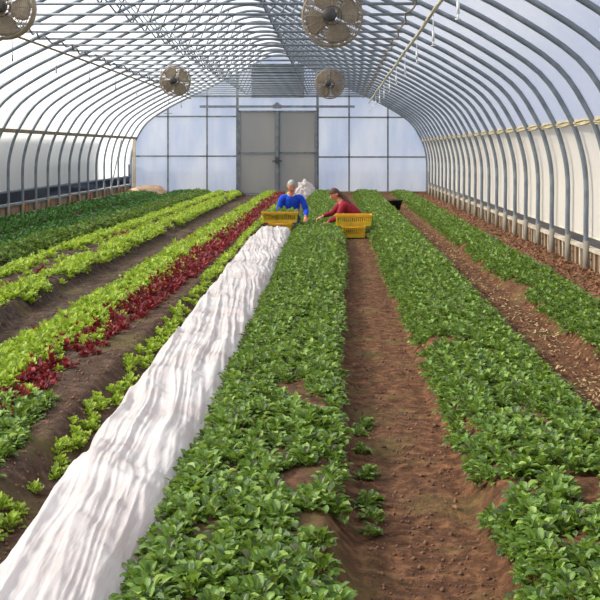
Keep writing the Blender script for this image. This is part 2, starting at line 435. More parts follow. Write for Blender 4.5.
hg = MB(); hg.lathe([(0, -.04), (.09, -.04), (.09, .04), (0, .04)], (-2.05, YE-.16, 3.2), 'y', 12); hg.box((-2.05, YE-.16, 3.14), (.3, .05, .14)); hg.build('track_roller', M['steel_dark'], dr)
# louvred vent panel above the doors
vt = empty('louvre_vent', (-2.03, YE-.03, 3.48)); tag(vt, 'large grey louvred vent panel set in the gable above the double doors', 'vent')
MB().box((0, 0, .56), (1.84, .03, 1.12)).build('back_panel', M['vent'], vt)
for i in range(12):
    MB().box((0, -.035, .06+i*.092), (1.78, .05, .012), Matrix.Rotation(.6, 3, 'X')).build('slat', M['vent'], vt)
f = MB()
for x in (-.91, .91): f.box((x, -.03, .56), (.05, .07, 1.14))
f.box((0, -.03, 1.12), (1.86, .07, .05)); f.box((0, -.03, 0.0), (1.86, .07, .05)); f.build('frame', M['steel_dark'], vt)
# lean-up timber in the far left corner, corner board
cb = MB().box((XL+.16, YE-.22, 1.0), (.10, .07, 2.0)).build('corner_board', M['woodpale']); tag(cb, 'pale timber corner board standing where the left wall meets the end wall', 'board')
st = MB().tube([(XL+.12, YE-4.6, .1), (XL+.12, YE-2.5, 1.95)], .022, 8).build('brace_pole', M['steel_dark'], None, True); tag(st, 'slanting dark metal brace pole along the far end of the left wall', 'pole')
MBm = MB()
def blob(name, loc, dims, mat, amp, fr_, seed, sub=4):
    bm = bmesh.new(); bmesh.ops.create_icosphere(bm, subdivisions=sub, radius=1)
    for v in bm.verts:
        n = v.co.normalized()
        d = 1+amp*(float(fbm(n.x*fr_+seed, n.y*fr_+n.z*fr_*1.3+seed*3, 4))-.5)*2
        q = n*d; v.co = Vector((q.x*dims[0], q.y*dims[1], max(q.z, -.25)*dims[2]))
    me = bpy.data.meshes.new(name); bm.to_mesh(me); bm.free()
    o = link(name, me, mat); o.location = loc; return o
tag(blob('soil_mound', (XL+.75, YE-.9, .02), (.75, .8, .34), M['mound'], .25, 2.2, 5), 'low heap of pale sandy soil in the far left corner', 'soil heap')
fs = []
yy = np.linspace(3, YE-.3, 160); Vv = []; Ff = []
for j, y in enumerate(yy):
    for i, x in enumerate(np.linspace(0, .24, 5)):
        Vv.append((XL+x, y, .14*math.exp(-(x/.2)**2)+.015*float(vnoise(x*9, y*3))))
for j in range(159):
    for i in range(4): Ff.append((j*5+i, j*5+i+1, (j+1)*5+i+1, (j+1)*5+i))
tag(link('baseboard_footing', from_np('footing', np.array(Vv), np.array(Ff)), M['mound']), kind='structure')

# ---------------- neighbouring tunnel outside left
NP = [(3.4, 0), (3.4, 1.9), (3.0, 2.9), (1.9, 4.0), (.8, 4.75), (0, 4.95)]
NPc = catmull(NP, 4); NL = [(-x, z) for x, z in NPc]+[(x, z) for x, z in NPc[::-1]][1:]
Vn = []; Fn = []; nn = len(NL); NY = np.linspace(6, 36.0, 27)
for y in NY:
    for x, z in NL: Vn.append((-12.2+x, y, z))
for j in range(len(NY)-1):
    for i in range(nn-1): Fn.append((j*nn+i, j*nn+i+1, (j+1)*nn+i+1, (j+1)*nn+i))
nb = empty('polytunnel', (0, 0, 0)); tag(nb, 'dark covered tunnel greenhouse standing outside the left wall', 'greenhouse')
link('cover', from_np('cover', np.array(Vn), np.array(Fn)), M['tunnel2'], nb)
for y in (6, 36.0):
    bm = bmesh.new(); bm.faces.new([bm.verts.new((-12.2+x, y, z)) for x, z in NL]); bmesh.ops.triangulate(bm, faces=bm.faces)
    me = bpy.data.meshes.new('end_panel'); bm.to_mesh(me); bm.free(); link('end_panel', me, M['tunnel2'], nb, False)

hp_ = blob('covered_heap', (-11.2, 52, .1), (1.1, 16.5, .95), M['tunnel2'], .25, 3.0, 8, 5)
tag(hp_, 'long low dark covered heap outside the far end of the left wall', 'heap')
# ---------------- pipes, cables, drops
tag(MB().tube([(1.19, y, 3.27+.01*math.sin(y)) for y in np.linspace(2, YE-.2, 60)], .024, 8).build('irrigation_pipe', M['pipe'], None, True),
    'long cream irrigation pipe hung under the right side of the roof', 'pipe')
pts = []
for i in range(500):
    y = 8+i*.066; pts.append((.98+.03*math.sin(y*3.1), y, 3.44-.03*abs(math.sin(y*2.6))))
tag(MB().tube(pts, .012, 5).build('roof_cable', M['cable'], None, True), 'thin brown cable looping along the roof left of the cream pipe', 'cable')
tag(MB().tube([(-5.1, y, 3.42) for y in np.linspace(2, YE-.2, 40)], .02, 8).build('irrigation_pipe', M['cable'], None, True),
    'thin brown pipe running under the left side of the roof', 'pipe')
pts = []
for i in range(420):
    y = 15.5+i*.05; pts.append((-4.55+.05*math.sin(y*2.3), y, 3.4-.07*(math.sin(y*4.4)**2)))
tag(MB().tube(pts, .014, 5).build('roof_cable', M['steel_dark'], None, True), 'dark cable hanging in small loops on the left between the roof fans', 'cable')
k = 0
dy = 11.5
while dy < YE-1:
    r = empty('sprinkler_drop', (1.21, dy, 2.84))
    MB().tube([(0, 0, .10), (0, 0, .42)], .006, 6).build('tube', M['whiteplastic'], r, True)
    MB().tube([(0, 0, .10), (0, 0, .22)], .016, 8).build('weight', M['whiteplastic'], r, True)
    MB().tube([(0, 0, .04), (0, 0, .10), ], .009, 8).tube([(-.03, 0, .045), (.03, 0, .045)], .008, 6).build('nozzle', M['whiteplastic'], r, True)
    k += 1
    tag(r, 'white sprinkler drop, %s along the cream pipe from the near end' % ords[k-1], 'sprinkler', 'sprinkler drops under the right pipe')
    dy += 2.9
dy = 18.5; k = 0
while dy < YE-1:
    r = MB().tube([(0, 0, 0), (0, 0, .42)], .006, 6).tube([(0, 0, 0), (0, 0, .10)], .014, 6).build('sprinkler_drop', M['steel'], None, True)
    r.location = (-5.1, dy, 3.0); k += 1
    tag(r, 'thin grey sprinkler drop, %s along the left roof pipe' % ords[k-1], 'sprinkler', 'sprinkler drops under the left pipe'); dy += 2.9

# ---------------- fans
def fan(x, y, z, label, rot=0):
    r = empty('circulation_fan', (x, y, z)); tag(r, label, 'fan', 'circulation fans hung from the roof'); R = .33
    sh = MB(); sh.lathe([(R-.01, -.07), (R+.012, -.07), (R+.012, .07), (R-.01, .07), (R-.01, -.07)], (0, 0, 0), 'y', 40); sh.build('shroud', M['fanguard'], r, True)
    for s in (-1, 1):
        g = MB()
        for q in np.linspace(.07, R, 13 if s < 0 else 8):
            yy_ = s*(.07+.06*(1-(q/R)**2))
            g.tube([(q*math.cos(t), yy_, q*math.sin(t)) for t in np.linspace(0, 2*PI, 33)[:-1]], .0035, 4, closed=True)
        for a in range(16):
            t = a*2*PI/16
            g.tube([(q*math.cos(t), s*(.07+.06*(1-(q/R)**2))+s*.004, q*math.sin(t)) for q in np.linspace(.06, R, 5)], .004, 4)
        g.build('guard', M['fanguard'], r, True)
    for b in range(4):
        V_ = []; F_ = []; a0 = rot+b*PI/2
        for i, q in enumerate(np.linspace(.05, R-.03, 7)):
            wd = math.radians(36+16*math.sin(PI*i/6)) if i < 6 else math.radians(34)
            for j, u in enumerate(np.linspace(-.5, .5, 6)):
                t = a0+u*wd*1.5
                V_.append((q*math.cos(t), u*.09*(1.1-q/R*.5)-.01, q*math.sin(t)))
        for i in range(6):
            for j in range(5): F_.append((i*6+j, i*6+j+1, (i+1)*6+j+1, (i+1)*6+j))
        o = link('blade', from_np('blade', np.array(V_), np.array(F_)), M['fanblade'], r)
        sm = o.modifiers.new('s', 'SOLIDIFY'); sm.thickness = .004
    mo = MB(); mo.lathe([(0, -.2), (.06, -.2), (.075, -.18), (.075, -.02), (0, -.02)], (-.03, 0, .01), 'y', 20); mo.build('motor', M['motor'], r, True)
    MB().lathe([(.1, -.135), (.108, -.135), (.108, -.12), (.1, -.12), (.1, -.135)], (0, 0, 0), 'y', 24).build('hub_ring', M['motor'], r, True)
    h = MB(); h.tube([(-R, 0, .05), (-R*.9, 0, R*.8), (0, 0, R+.06), (R*.9, 0, R*.8), (R, 0, .05)], .009, 6); h.tube([(0, 0, R+.05), (0, 0, TZ-z+.0)], .009, 6)
    h.build('hanger', M['steel'], r, True)
fan(-.03, 13.0, 3.08, 'large near roof fan with wire guard at the top edge right of centre', .3)
fan(-.12, 26.6, 3.10, 'round wire-guarded roof fan hanging in front of the gable just right of the doors', .9)
fan(-3.62, 12.8, 3.15, 'round wire-guarded roof fan cut by the top left corner of the photo', .0)
fan(-3.55, 26.0, 3.13, 'round wire-guarded roof fan hanging left of the doors, far on the left side', .5)

# ------------------------------------------------------------------ plants
def leaves(x, y, z, az, pitch, curl, ln, wd, cup, ns=5, nt=3, ruffle=0, shape='oval', r0=None):
    n = len(x); s = np.linspace(0, 1, ns); t = np.linspace(-1, 1, nt)
    if shape == 'oval':
        w = np.interp(s, [0, .2, .35, .6, .85, 1], [.10, .16, .8, 1, .78, .15])
    else:
        w = np.interp(s, [0, .2, .5, .8, 1], [.18, .4, .8, 1.0, .7])
    ang = pitch[:, None]-curl[:, None]*s[None, :]
    ds = np.gradient(s)
    cx = np.concatenate([np.zeros((n, 1)), np.cumsum(np.cos(ang[:, :-1])*np.diff(s), 1)], 1)*ln[:, None]
    cz = np.concatenate([np.zeros((n, 1)), np.cumsum(np.sin(ang[:, :-1])*np.diff(s), 1)], 1)*ln[:, None]
    W = w[None, :, None]*wd[:, None, None]*t[None, None, :]*.5
    C = cup[:, None, None]*(t**2)[None, None, :]*w[None, :, None]*wd[:, None, None]*.5
    lx = cx[:, :, None]-np.sin(ang)[:, :, None]*C; lz = cz[:, :, None]+np.cos(ang)[:, :, None]*C
    if ruffle:
        rf = rng.normal(0, ruffle, (n, ns, nt))*(s[None, :, None]**.7)*wd[:, None, None]
        lz = lz+rf; lx = lx+np.roll(rf, 1, 1)*.6
    if r0 is not None: lx = lx+r0[:, None, None]
    ca = np.cos(az)[:, None, None]; sa = np.sin(az)[:, None, None]
    X = x[:, None, None]+lx*ca-W*sa; Y = y[:, None, None]+lx*sa+W*ca; Z = z[:, None, None]+lz
    V = np.stack([X, Y, Z], -1).reshape(-1, 3)
    base = np.arange(ns*nt).reshape(ns, nt)
    f = np.stack([base[:-1, :-1].ravel(), base[:-1, 1:].ravel(), base[1:, 1:].ravel(), base[1:, :-1].ravel()], 1)
    F = (f[None]+(np.arange(n)*ns*nt)[:, None, None]).reshape(-1, 4)
    uv = np.stack(np.broadcast_arrays(s[:, None], t[None, :]), -1).reshape(-1, 2); uv = np.tile(uv, (n, 1))
    return V, F, uv
def plant_leaves(px, py, pz, sc, kind, nl, ns, nt):
    n = len(px); rep = lambda a: np.repeat(a, nl)
    N_ = n*nl; k = np.tile(np.arange(nl), n)
    az = rep(rng.random(n)*6.28)+k*2.4+rng.normal(0, .3, N_); fr_ = (k+.5)/nl     # 0 = inner, 1 = outer
    s_ = rep(sc); U = rng.random
    if kind == 'spinach':
        ln = s_*(.036+.026*U(N_)); wd = s_*(.025+.014*U(N_))
        pitch = 1.45-.95*fr_+rng.normal(0, .2, N_); curl = .6+1.3*U(N_); rad = s_*.055*np.sqrt(fr_)*(.3+.7*U(N_)); pz = pz+0
        return leaves(rep(px)+rng.normal(0, .008, N_), rep(py)+rng.normal(0, .008, N_), rep(pz)+s_*.045*(1-fr_)*U(N_), az, pitch, curl, ln, wd, .2+.6*U(N_), ns, nt, .045, 'oval', rad)
    if kind == 'lettuce':
        ln = s_*(.038+.028*U(N_)); wd = s_*(.026+.018*U(N_))
        pitch = 1.3-.7*fr_+rng.normal(0, .2, N_); curl = .2+1.0*U(N_)
        return leaves(rep(px), rep(py), rep(pz)+s_*.05*(1-fr_)*U(N_), az, pitch, curl, ln, wd, .2+.4*U(N_), ns, nt, .17, 'fan', s_*.045*np.sqrt(fr_)*U(N_))
def placed(L, R, y0, y1, dx, dens, jit=.35, holes=()):
    P = []; y = y0
    while y < y1:
        l = float(L(y)); r = float(R(y)); n = max(1, int((r-l)/dx)); st = (r-l)/n
        for i in range(n):
            x = l+(i+.5)*st+random.uniform(-jit, jit)*st; yq = y+random.uniform(-jit, jit)*dx
            if random.random() > dens(x, yq): continue
            if any((x-h[0])**2+((yq-h[1])*h[3])**2 < h[2]**2 for h in holes): continue
            P.append((x, yq))
        y += dx
    return P
HOLES = [(-.36, 6.2, .10, .6), (-.42, 6.75, .07, .6), (-.16, 5.15, .13, .6), (-.10, 4.55, .12, .7), (-.30, 4.3, .07, .7), (-.27, 7.9, .06, .5),
         (1.09, 8.35, .10, .5), (.92, 5.9, .07, .6), (.78, 5.05, .13, .8), (1.28, 5.7, .08, .7), (.98, 7.1, .06, .4), (1.0, 4.75, .10, .8), (1.02, 6.5, .07, .4), (1.1, 9.6, .05, .3), (1.12, 11.5, .05, .25), (-.30, 5.6, .09, .5), (-.05, 5.9, .06, .6), (.02, 4.2, .12, .9), (-.45, 4.5, .07, .7), (-.2, 10.5, .05, .3), (.88, 4.3, .12, .9), (-.62, 6.0, .06, .5), (-.5, 5.3, .05, .7), (-.55, 9.5, .05, .5)]
pn = lambda th, sc=1.6, ch=2: (lambda x, y: 0.0 if float(fbm(np.array(x*sc*2.2), np.array(y*sc), 2, ch)) < th else 1.0)
def visible(x, y, z=.15):
    px = 335+1170*x/y; py = 150+1170*(1.6-z)/y
    return -8 < px < 608 and py < 612
kinds = {'spinach': [], 'lettuce': [], 'redlettuce': []}
def add(kind, P, zone, sc=(.85, 1.15)):
    for (x, y) in P:
        kinds[kind].append((x, y, random.uniform(*sc), zone, visible(x, y)))
off = lambda f, d: (lambda y: f(y)+d)
b = BEDS
add('spinach', placed(off(b['b3'][0], .0), interp([(0, .0), (5, .02), (9, .04), (15, .11), (42, .16)]), 3.4, YE-1.2, .092, pn(.20), holes=HOLES), 'b3')
add('spinach', placed(off(b['b4'][0], .0), off(b['b4'][1], .0), 3.4, YE-1.2, .092, pn(.23), holes=HOLES), 'b4')
add('spinach', placed(off(b['b5'][0], .03), off(b['b5'][1], .0), 5.5, YE-1.0, .10, pn(.26)), 'b5')
add('spinach', placed(interp([(0, -1.82), (8, -1.95)]), interp([(0, -1.50), (5.2, -1.56), (7, -1.66)]), 4.6, 6.9, .09, lambda x, y: 1), 'corner')
# stragglers at the left edge of the central path
add('spinach', placed(interp([(0, .13), (42, .11)]), interp([(0, .19), (42, .17)]), 3.8, 6.8, .09, lambda x, y: .45), 'b3', (.6, .9))
add('spinach', placed(interp([(0, -5.0), (42, -4.8)]), off(b['b0b'][1], 0), 11, YE-.6, .11, pn(.2, 1.2)), 'b0', (1.1, 1.5))
SPL = kinds['spinach']
# dark greens on the far left go straight to the stuff object
DG = placed(b['b0a'][0], b['b0a'][1], 14, YE-.6, .12, pn(.2, 1.2))+placed(b['b0b'][0], interp([(0, -4.95), (42, -4.75)]), 11, YE-.6, .12, pn(.16, 1.2))
# bed 1: two lettuce lines and a thin middle
e = b['b1']
gl = lambda th: (lambda x, y: 1.0 if float(fbm(np.array(x*3), np.array(y*.9), 2, 1)) > th else .12)
add('lettuce', placed(e[0], off(e[0], .30), 10, YE-1.5, .085, gl(.42)), 'b1')
add('lettuce', placed(off(e[1], -.34), off(e[1], -.02), 7.5, YE-1.5, .085, gl(.34)), 'b1', (.7, 1.15))
add('lettuce', placed(off(e[0], .34), off(e[1], -.4), 9, YE-1.5, .12, lambda x, y: .22), 'b1', (.5, .8))
add('redlettuce', placed(off(e[0], .40), off(e[1], -.38), 9, YE-1.5, .12, lambda x, y: .45 if float(fbm(np.array(x*1.5+4), np.array(y*.6), 2)) > .5 else .05), 'b1', (.6, .95))
# bed 2
e = b['b2']
add('lettuce', placed(off(e[0], .03), interp([(0, -2.0), (8, -2.0), (12, -2.0), (42, -2.02)]), 5.5, YE-2, .082, gl(.33)), 'b2', (.6, 1.2))
add('redlettuce', placed(off(e[0], -.03), off(e[0], .12), 5.5, YE-2, .10, lambda x, y: .75 if float(fbm(np.array(x), np.array(y*1.3+7), 2)) > .56 else .0), 'b2', (.8, 1.15))
add('lettuce', placed(interp([(0, -2.05), (42, -2.02)]), interp([(0, -1.8), (42, -1.85)]), 5.5, YE-2, .10, lambda x, y: .35), 'b2', (.5, .85))
add('redlettuce', placed(interp([(0, -2.12), (42, -2.06)]), interp([(0, -1.74), (8, -1.74), (11, -1.66), (14, -1.62), (42, -1.66)]), 6.2, YE-2, .085, lambda x, y: min(.75, .22+.04*y)), 'b2', (.55, 1.0))
add('redlettuce', placed(off(e[0], .1), interp([(0, -2.1), (42, -2.05)]), 6, YE-2, .10, lambda x, y: .10), 'b2', (.6, .9))
add('lettuce', placed(interp([(0, -1.44), (5, -1.46), (12, -1.52), (42, -1.66)]), interp([(0, -1.33), (9, -1.36), (20, -1.5), (42, -1.5)]), 4.4, YE-2, .075, gl(.33)), 'fringe', (.5, .85))

def gz(P): return ground_z(np.array([p[0] for p in P]), np.array([p[1] for p in P]))
LAB = {
 ('spinach', 'b3'): ('green spinach plant in the near stretch of the bed between cover and central path', 'spinach plants in the bed beside the white cover'),
 ('spinach', 'b4'): ('green spinach plant in the near stretch of the bed right of the central path', 'spinach plants in the bed right of the central path'),
 ('spinach', 'b5'): ('green spinach plant in the bed nearest the right wall', 'spinach plants in the bed by the right wall'),
 ('spinach', 'corner'): ('dull green spinach plant at the left picture edge below the lettuce', 'spinach plants at the lower left edge'),
 ('lettuce', 'b1'): ('yellow-green frilly lettuce in the bed beyond the dark left path', 'lettuces in the bed beyond the dark left path'),
 ('lettuce', 'b2'): ('yellow-green frilly lettuce in the mixed row between dark path and cover', 'green lettuces in the mixed row'),
 ('lettuce', 'fringe'): ('small yellow-green lettuce in the narrow line along the left cover edge', 'lettuces along the left edge of the cover'),
 ('redlettuce', 'b1'): ('dark red lettuce in the bed beyond the dark left path', 'red lettuces in the bed beyond the dark left path'),
 ('redlettuce', 'b2'): ('dark red lettuce in the mixed row between dark path and cover', 'red lettuces in the mixed row'),
}
NAME = {'spinach': 'spinach_plant', 'lettuce': 'green_lettuce', 'redlettuce': 'red_lettuce'}
for kind, lst in kinds.items():
    vis = sorted([p for p in lst if p[4]], key=lambda p: p[1])
    ind = vis[:300]; rest = vis[300:]+[p for p in lst if not p[4] and p[1] > 3]
    shape = 'spinach' if kind == 'spinach' else 'lettuce'; nl = {'spinach': 38, 'lettuce': 26, 'redlettuce': 16}[kind]
    var = []
    for v in range(8):
        V, F, uv = plant_leaves(np.zeros(1), np.zeros(1), np.zeros(1)-.005, np.ones(1), shape, nl, 6, 5)
        me = from_np(NAME[kind], V, F, uv); me.materials.append(M[kind]); me.polygons.foreach_set('use_smooth', [True]*len(me.polygons)); var.append(me)
    zz = gz(ind)
    for i, (x, y, sc, zone, _) in enumerate(ind):
        o = bpy.data.objects.new(NAME[kind], var[i % 8]); COL.objects.link(o)
        o.location = (x, y, zz[i]); o.scale = (sc,)*3; o.rotation_euler = (random.uniform(-.15, .15), random.uniform(-.15, .15), random.random()*6.28)
        tag(o, LAB[(kind, zone)][0], 'spinach' if kind == 'spinach' else 'lettuce', LAB[(kind, zone)][1])
    near = [p for p in rest if p[1] < 14]; far = [p for p in rest if p[1] >= 14]
    parts = []
    for P, n_, ns, nt_ in ((near, nl, 5, 3), (far, nl*3//5, 4, 3)):
        if not P: continue
        z = gz(P); k = 1.0 if P is near else 1.3
        parts.append(plant_leaves(np.array([p[0] for p in P]), np.array([p[1] for p in P]), z-.005, np.array([p[2] for p in P])*k, shape, n_, ns, nt_))
    Vs = []; Fs = []; Us = []; o_ = 0
    for V, F, uv in parts: Vs.append(V); Fs.append(F+o_); Us.append(uv); o_ += len(V)
    nm = {'spinach': 'spinach_foliage', 'lettuce': 'green_lettuce_foliage', 'redlettuce': 'red_lettuce_foliage'}[kind]
    o = link(nm, from_np(nm, np.concatenate(Vs), np.concatenate(Fs), np.concatenate(Us)), M[kind])
    tag(o, {'spinach': 'mid-green spinach filling the beds from the middle distance to the end wall',
            'lettuce': 'yellow-green lettuce rows running back to the end wall on the left',
            'redlettuce': 'dark red lettuce scattered along the left rows towards the end wall'}[kind], 'spinach' if kind == 'spinach' else 'lettuce', kind='stuff')
z = gz(DG)
V, F, uv = plant_leaves(np.array([p[0] for p in DG]), np.array([p[1] for p in DG]), z, rng.uniform(1.15, 1.6, len(DG)), 'spinach', 20, 4, 3)
tag(link('dark_greens', from_np('dark_greens', V, F, uv), M['spinach_b']), 'dark green leafy rows in the wide bed along the left wall', 'greens', kind='stuff')

# litter, clods, straw
def flakes(n, xf, y0, y1, size, mat, name, label, cat, flat=.3, zoff=.012):
    y = y0*(y1/y0)**rng.random(n); x = xf(n, y); z = ground_z(x, y)+zoff
    V, F, uv = leaves(x, y, z, rng.random(n)*6.28, rng.normal(0, flat, n), rng.normal(0, .8, n), size*(.6+.8*rng.random(n)), size*(.35+.4*rng.random(n)), rng.normal(0, .4, n), 4, 3, .05)
    return tag(link(name, from_np(name, V, F, uv), mat), label, cat, kind='stuff')
flakes(5200, lambda n, y: 2.66+.6*rng.random(n)**.8, 11, YE-.5, .055, M['litter'], 'leaf_litter', 'reddish brown dry leaf litter along the foot of the right wall', 'leaf litter')
flakes(1500, lambda n, y: rng.uniform(1.5, 1.95, n), 6, YE-1, .035, M['straw'], 'straw_bits', 'pale dry stalks scattered on the path left of the rightmost bed', 'straw')
nC = 15000
y = 3.6*(30/3.6)**rng.random(nC); zn = rng.integers(0, 5, nC)
x = np.choose(zn, [rng.uniform(.12, .62, nC), rng.uniform(1.4, 1.95, nC), rng.uniform(-3.2, -2.45, nC), rng.uniform(-1.9, -1.3, nC), rng.uniform(-4.5, -2.8, nC)])
sz = .003+.010*rng.random(nC)**3
oc = np.array([(1, 0, 0), (0, 1, 0), (-1, 0, 0), (0, -1, 0), (0, 0, 1), (0, 0, -1)], float)
of = np.array([(0, 1, 4), (1, 2, 4), (2, 3, 4), (3, 0, 4), (1, 0, 5), (2, 1, 5), (3, 2, 5), (0, 3, 5)])
V = oc[None]*rng.uniform(.5, 1.4, (nC, 6, 1))*sz[:, None, None]+np.stack([x, y, ground_z(x, y)+.003], 1)[:, None]
F = (of[None]+(np.arange(nC)*6)[:, None, None]).reshape(-1, 3)
tag(link('soil_crumbs', from_np('soil_crumbs', V.reshape(-1, 3), F), M['clod']), 'small brown crumbs of soil strewn over the paths', 'soil', kind='stuff')
for (fx, fy, a_, lb) in ((.52, 5.8, .3, 'reddish fallen leaf near right edge of central path, upper of the two nearest'),
                     (.535, 5.15, .9, 'reddish fallen leaf near right edge of central path, lower of the two nearest'),
                     (.46, 8.3, .2, 'reddish dry fallen leaf farther up the central path')):
    V, F, uv = leaves(np.zeros(1), np.zeros(1), np.zeros(1), np.array([a_+1]), np.array([.15]), np.array([.6]), np.array([.06]), np.array([.03]), np.array([.5]), 7, 5)
    o = link('fallen_leaf', from_np('fallen_leaf', V, F, uv), M['litter']); o.location = (fx, fy, float(ground_z(fx, fy))+.012)
    tag(o, lb, 'leaf', 'fallen leaves on the central path')

# ------------------------------------------------------------------ fleece cover
cL = interp([(3, -1.20), (4.2, -1.21), (6, -1.27), (11, -1.34), (17, -1.43), (19.5, -1.47), (20.8, -1.38)])
cR = interp([(3, -.66), (4.2, -.67), (8, -.64), (15, -.70), (19, -.70), (20.8, -.74)])
nu, nv = 110, 900
u = np.linspace(0, 1, nu); yv = 3.0*(20.9/3.0)**np.linspace(0, 1, nv)
U, Yv = np.meshgrid(u, yv)
ed = .05*(fbm(Yv*1.7, U*0+2, 3)-.5)
xl = cL(Yv)+ed-.03; xr = cR(Yv)+.03*(fbm(Yv*1.9, U*0+9, 3)-.5)
w_ = np.clip((Yv-19.6)/1.3, 0, 1)
Xc = xl+(xr-xl)*U
dome = np.clip(np.minimum(U*1.3, 1-U)*4.5, 0, 1); dome = np.sin(dome*PI/2)**.9
def ridge(a): return 1-np.abs(2*a-1)
wx = Xc+.10*(fbm(Xc*3, Yv*.9, 2, 1)-.5)
f1 = ridge(fbm(wx*11+Yv*.9, Yv*.32, 2, 0))**2
f2 = ridge(fbm(wx*24+Yv*1.7+5, Yv*.6, 2, 1))**2
f3 = ridge(fbm(wx*50+Yv*3.0, Yv*1.4+3, 2, 2))**2
cross = fbm(wx*3.5+Yv*2.2, Yv*1.5, 3, 2)
Zc = .06+dome*(.055+.032*f1+.014*f2+.006*f3+.075*(cross-.45))+dome*.03*np.sin(PI*U)
Zc = Zc+w_*dome*(.10*fbm(Xc*4, Yv*2, 2)+.02)
Zc = Zc+(-.04)*(1-dome)
gzv = ground_z(Xc, Yv); Zc = np.maximum(Zc, gzv*.8+.015)
V = np.stack([Xc.ravel(), Yv.ravel()+.03*(f1.ravel()-.5), Zc.ravel()], 1)
idx = np.arange(nu*nv).reshape(nv, nu)
F = np.stack([idx[:-1, :-1].ravel(), idx[:-1, 1:].ravel(), idx[1:, 1:].ravel(), idx[1:, :-1].ravel()], 1)
tag(link('row_cover', from_np('row_cover', V, F), M['fleece']), 'long rumpled white fleece row cover running from the crates to the near left', 'row cover')
tag(blob('fleece_bundle', (-.97, 38.3, .1), (.31, .26, .46), M['fleece'], .42, 3.4, 2, 5), 'white crumpled fleece bundle heaped behind the man in blue', 'fleece')

# dark tub and stake at the far end of the right path
r = empty('plastic_tub', (1.60, 31.2, 0)); tag(r, 'dark plastic tub left on the far right path between two beds', 'tub')
MB().lathe([(0, 0), (.13, 0), (.2, .26), (.215, .26), (.2, .27), (.185, .26), (.12, .03), (0, .03)], (0, 0, 0), 'z', 20).build('body', M['black'], r, True)
MB().lathe([(.195, .24), (.225, .245), (.225, .275), (.195, .275), (.195, .24)], (0, 0, 0), 'z', 20).build('rim', M['black'], r, True)
MB().tube([(-.2, 0, .26), (-.12, -.1, .16), (.12, -.1, .16), (.2, 0, .26)], .008, 6).build('handle', M['black'], r, True)
tag(MB().box((1.33, 31.0, .13), (.07, .07, .30)).build('stake', M['woodpale']), 'short pale wooden stake beside the dark tub', 'stake')

# ------------------------------------------------------------------ crates
def crate(name, loc, rz, label):
    r = empty('crate', loc, rz); tag(r, label, 'crate', 'yellow harvest crates')
    Lx, Ly, H = .60, .38, .205; tp = 1.04; z0 = .004
    bd = MB()
    def ring(za, zb, th=.012):
        for (sx, sy) in ((1, 0), (-1, 0), (0, 1), (0, -1)):
            k = 1+(tp-1)*((za+zb)/2/H)
            if sx: bd.box((sx*Lx/2*k, 0, (za+zb)/2), (th, Ly*k+th, zb-za))
            else: bd.box((0, sy*Ly/2*k, (za+zb)/2), (Lx*k+th, th, zb-za))
    ring(z0, .06); ring(.145, .165)
    bd.box((0, 0, .008), (Lx, Ly, .008))
    for i in range(17):
        x = -Lx/2+Lx*(i+.5)/17
        for s in (-1, 1): bd.tube([(x, s*Ly/2, .01), (x*tp, s*Ly/2*tp, H-.02)], .0075, 4)
    for i in range(11):
        y = -Ly/2+Ly*(i+.5)/11
        for s in (-1, 1): bd.tube([(s*Lx/2, y, .01), (s*Lx/2*tp, y*tp, H-.02)], .0075, 4)
    for sx in (-1, 1):
        for sy in (-1, 1): bd.tube([(sx*Lx/2, sy*Ly/2, .004), (sx*Lx/2*tp, sy*Ly/2*tp, H)], .014, 6)
    bd.build('basket', M['yellow'], r)
    rm = MB(); k = tp
    for s in (-1, 1):
        rm.box((s*(Lx/2*k+.006), 0, H-.014), (.03, Ly*k+.04, .034)); rm.box((0, s*(Ly/2*k+.006), H-.014), (Lx*k+.04, .03, .034))
    rm = rm.build('rim', M['orange'], r)
    for s in (-1, 1): MB().tube([(s*(Lx/2*k+.025), -.07, H-.02), (s*(Lx/2*k+.04), 0, H-.02), (s*(Lx/2*k+.025), .07, H-.02)], .01, 6).build('handle', M['orange'], rm)
    return r
crate('crate', (.335, 21.35, .02), PI/2, 'lower yellow crate under the other beside the woman in maroon')
crate('crate', (.34, 21.35, .222), 0, 'upper yellow slotted crate stacked beside the woman in maroon')
crate('crate', (-1.02, 22.0, .04), PI/2, 'lower yellow crate under the other beside the man in blue')
crate('crate', (-1.03, 22.0, .242), 0, 'upper yellow slotted crate of picked greens beside the man in blue')
n = 260
V, F, uv = leaves(-1.03+rng.uniform(-.29, .29, n), 22.0+rng.uniform(-.17, .17, n), .37+.07*rng.random(n), rng.random(n)*6.28, rng.normal(.4, .5, n), rng.random(n), .09+.04*rng.random(n), .05+.02*rng.random(n), .3*rng.random(n), 5, 3, .03)
tag(link('picked_greens', from_np('picked_greens', V, F, uv), M['spinach']), 'picked green leaves filling the upper crate by the man in blue', 'greens', kind='stuff')

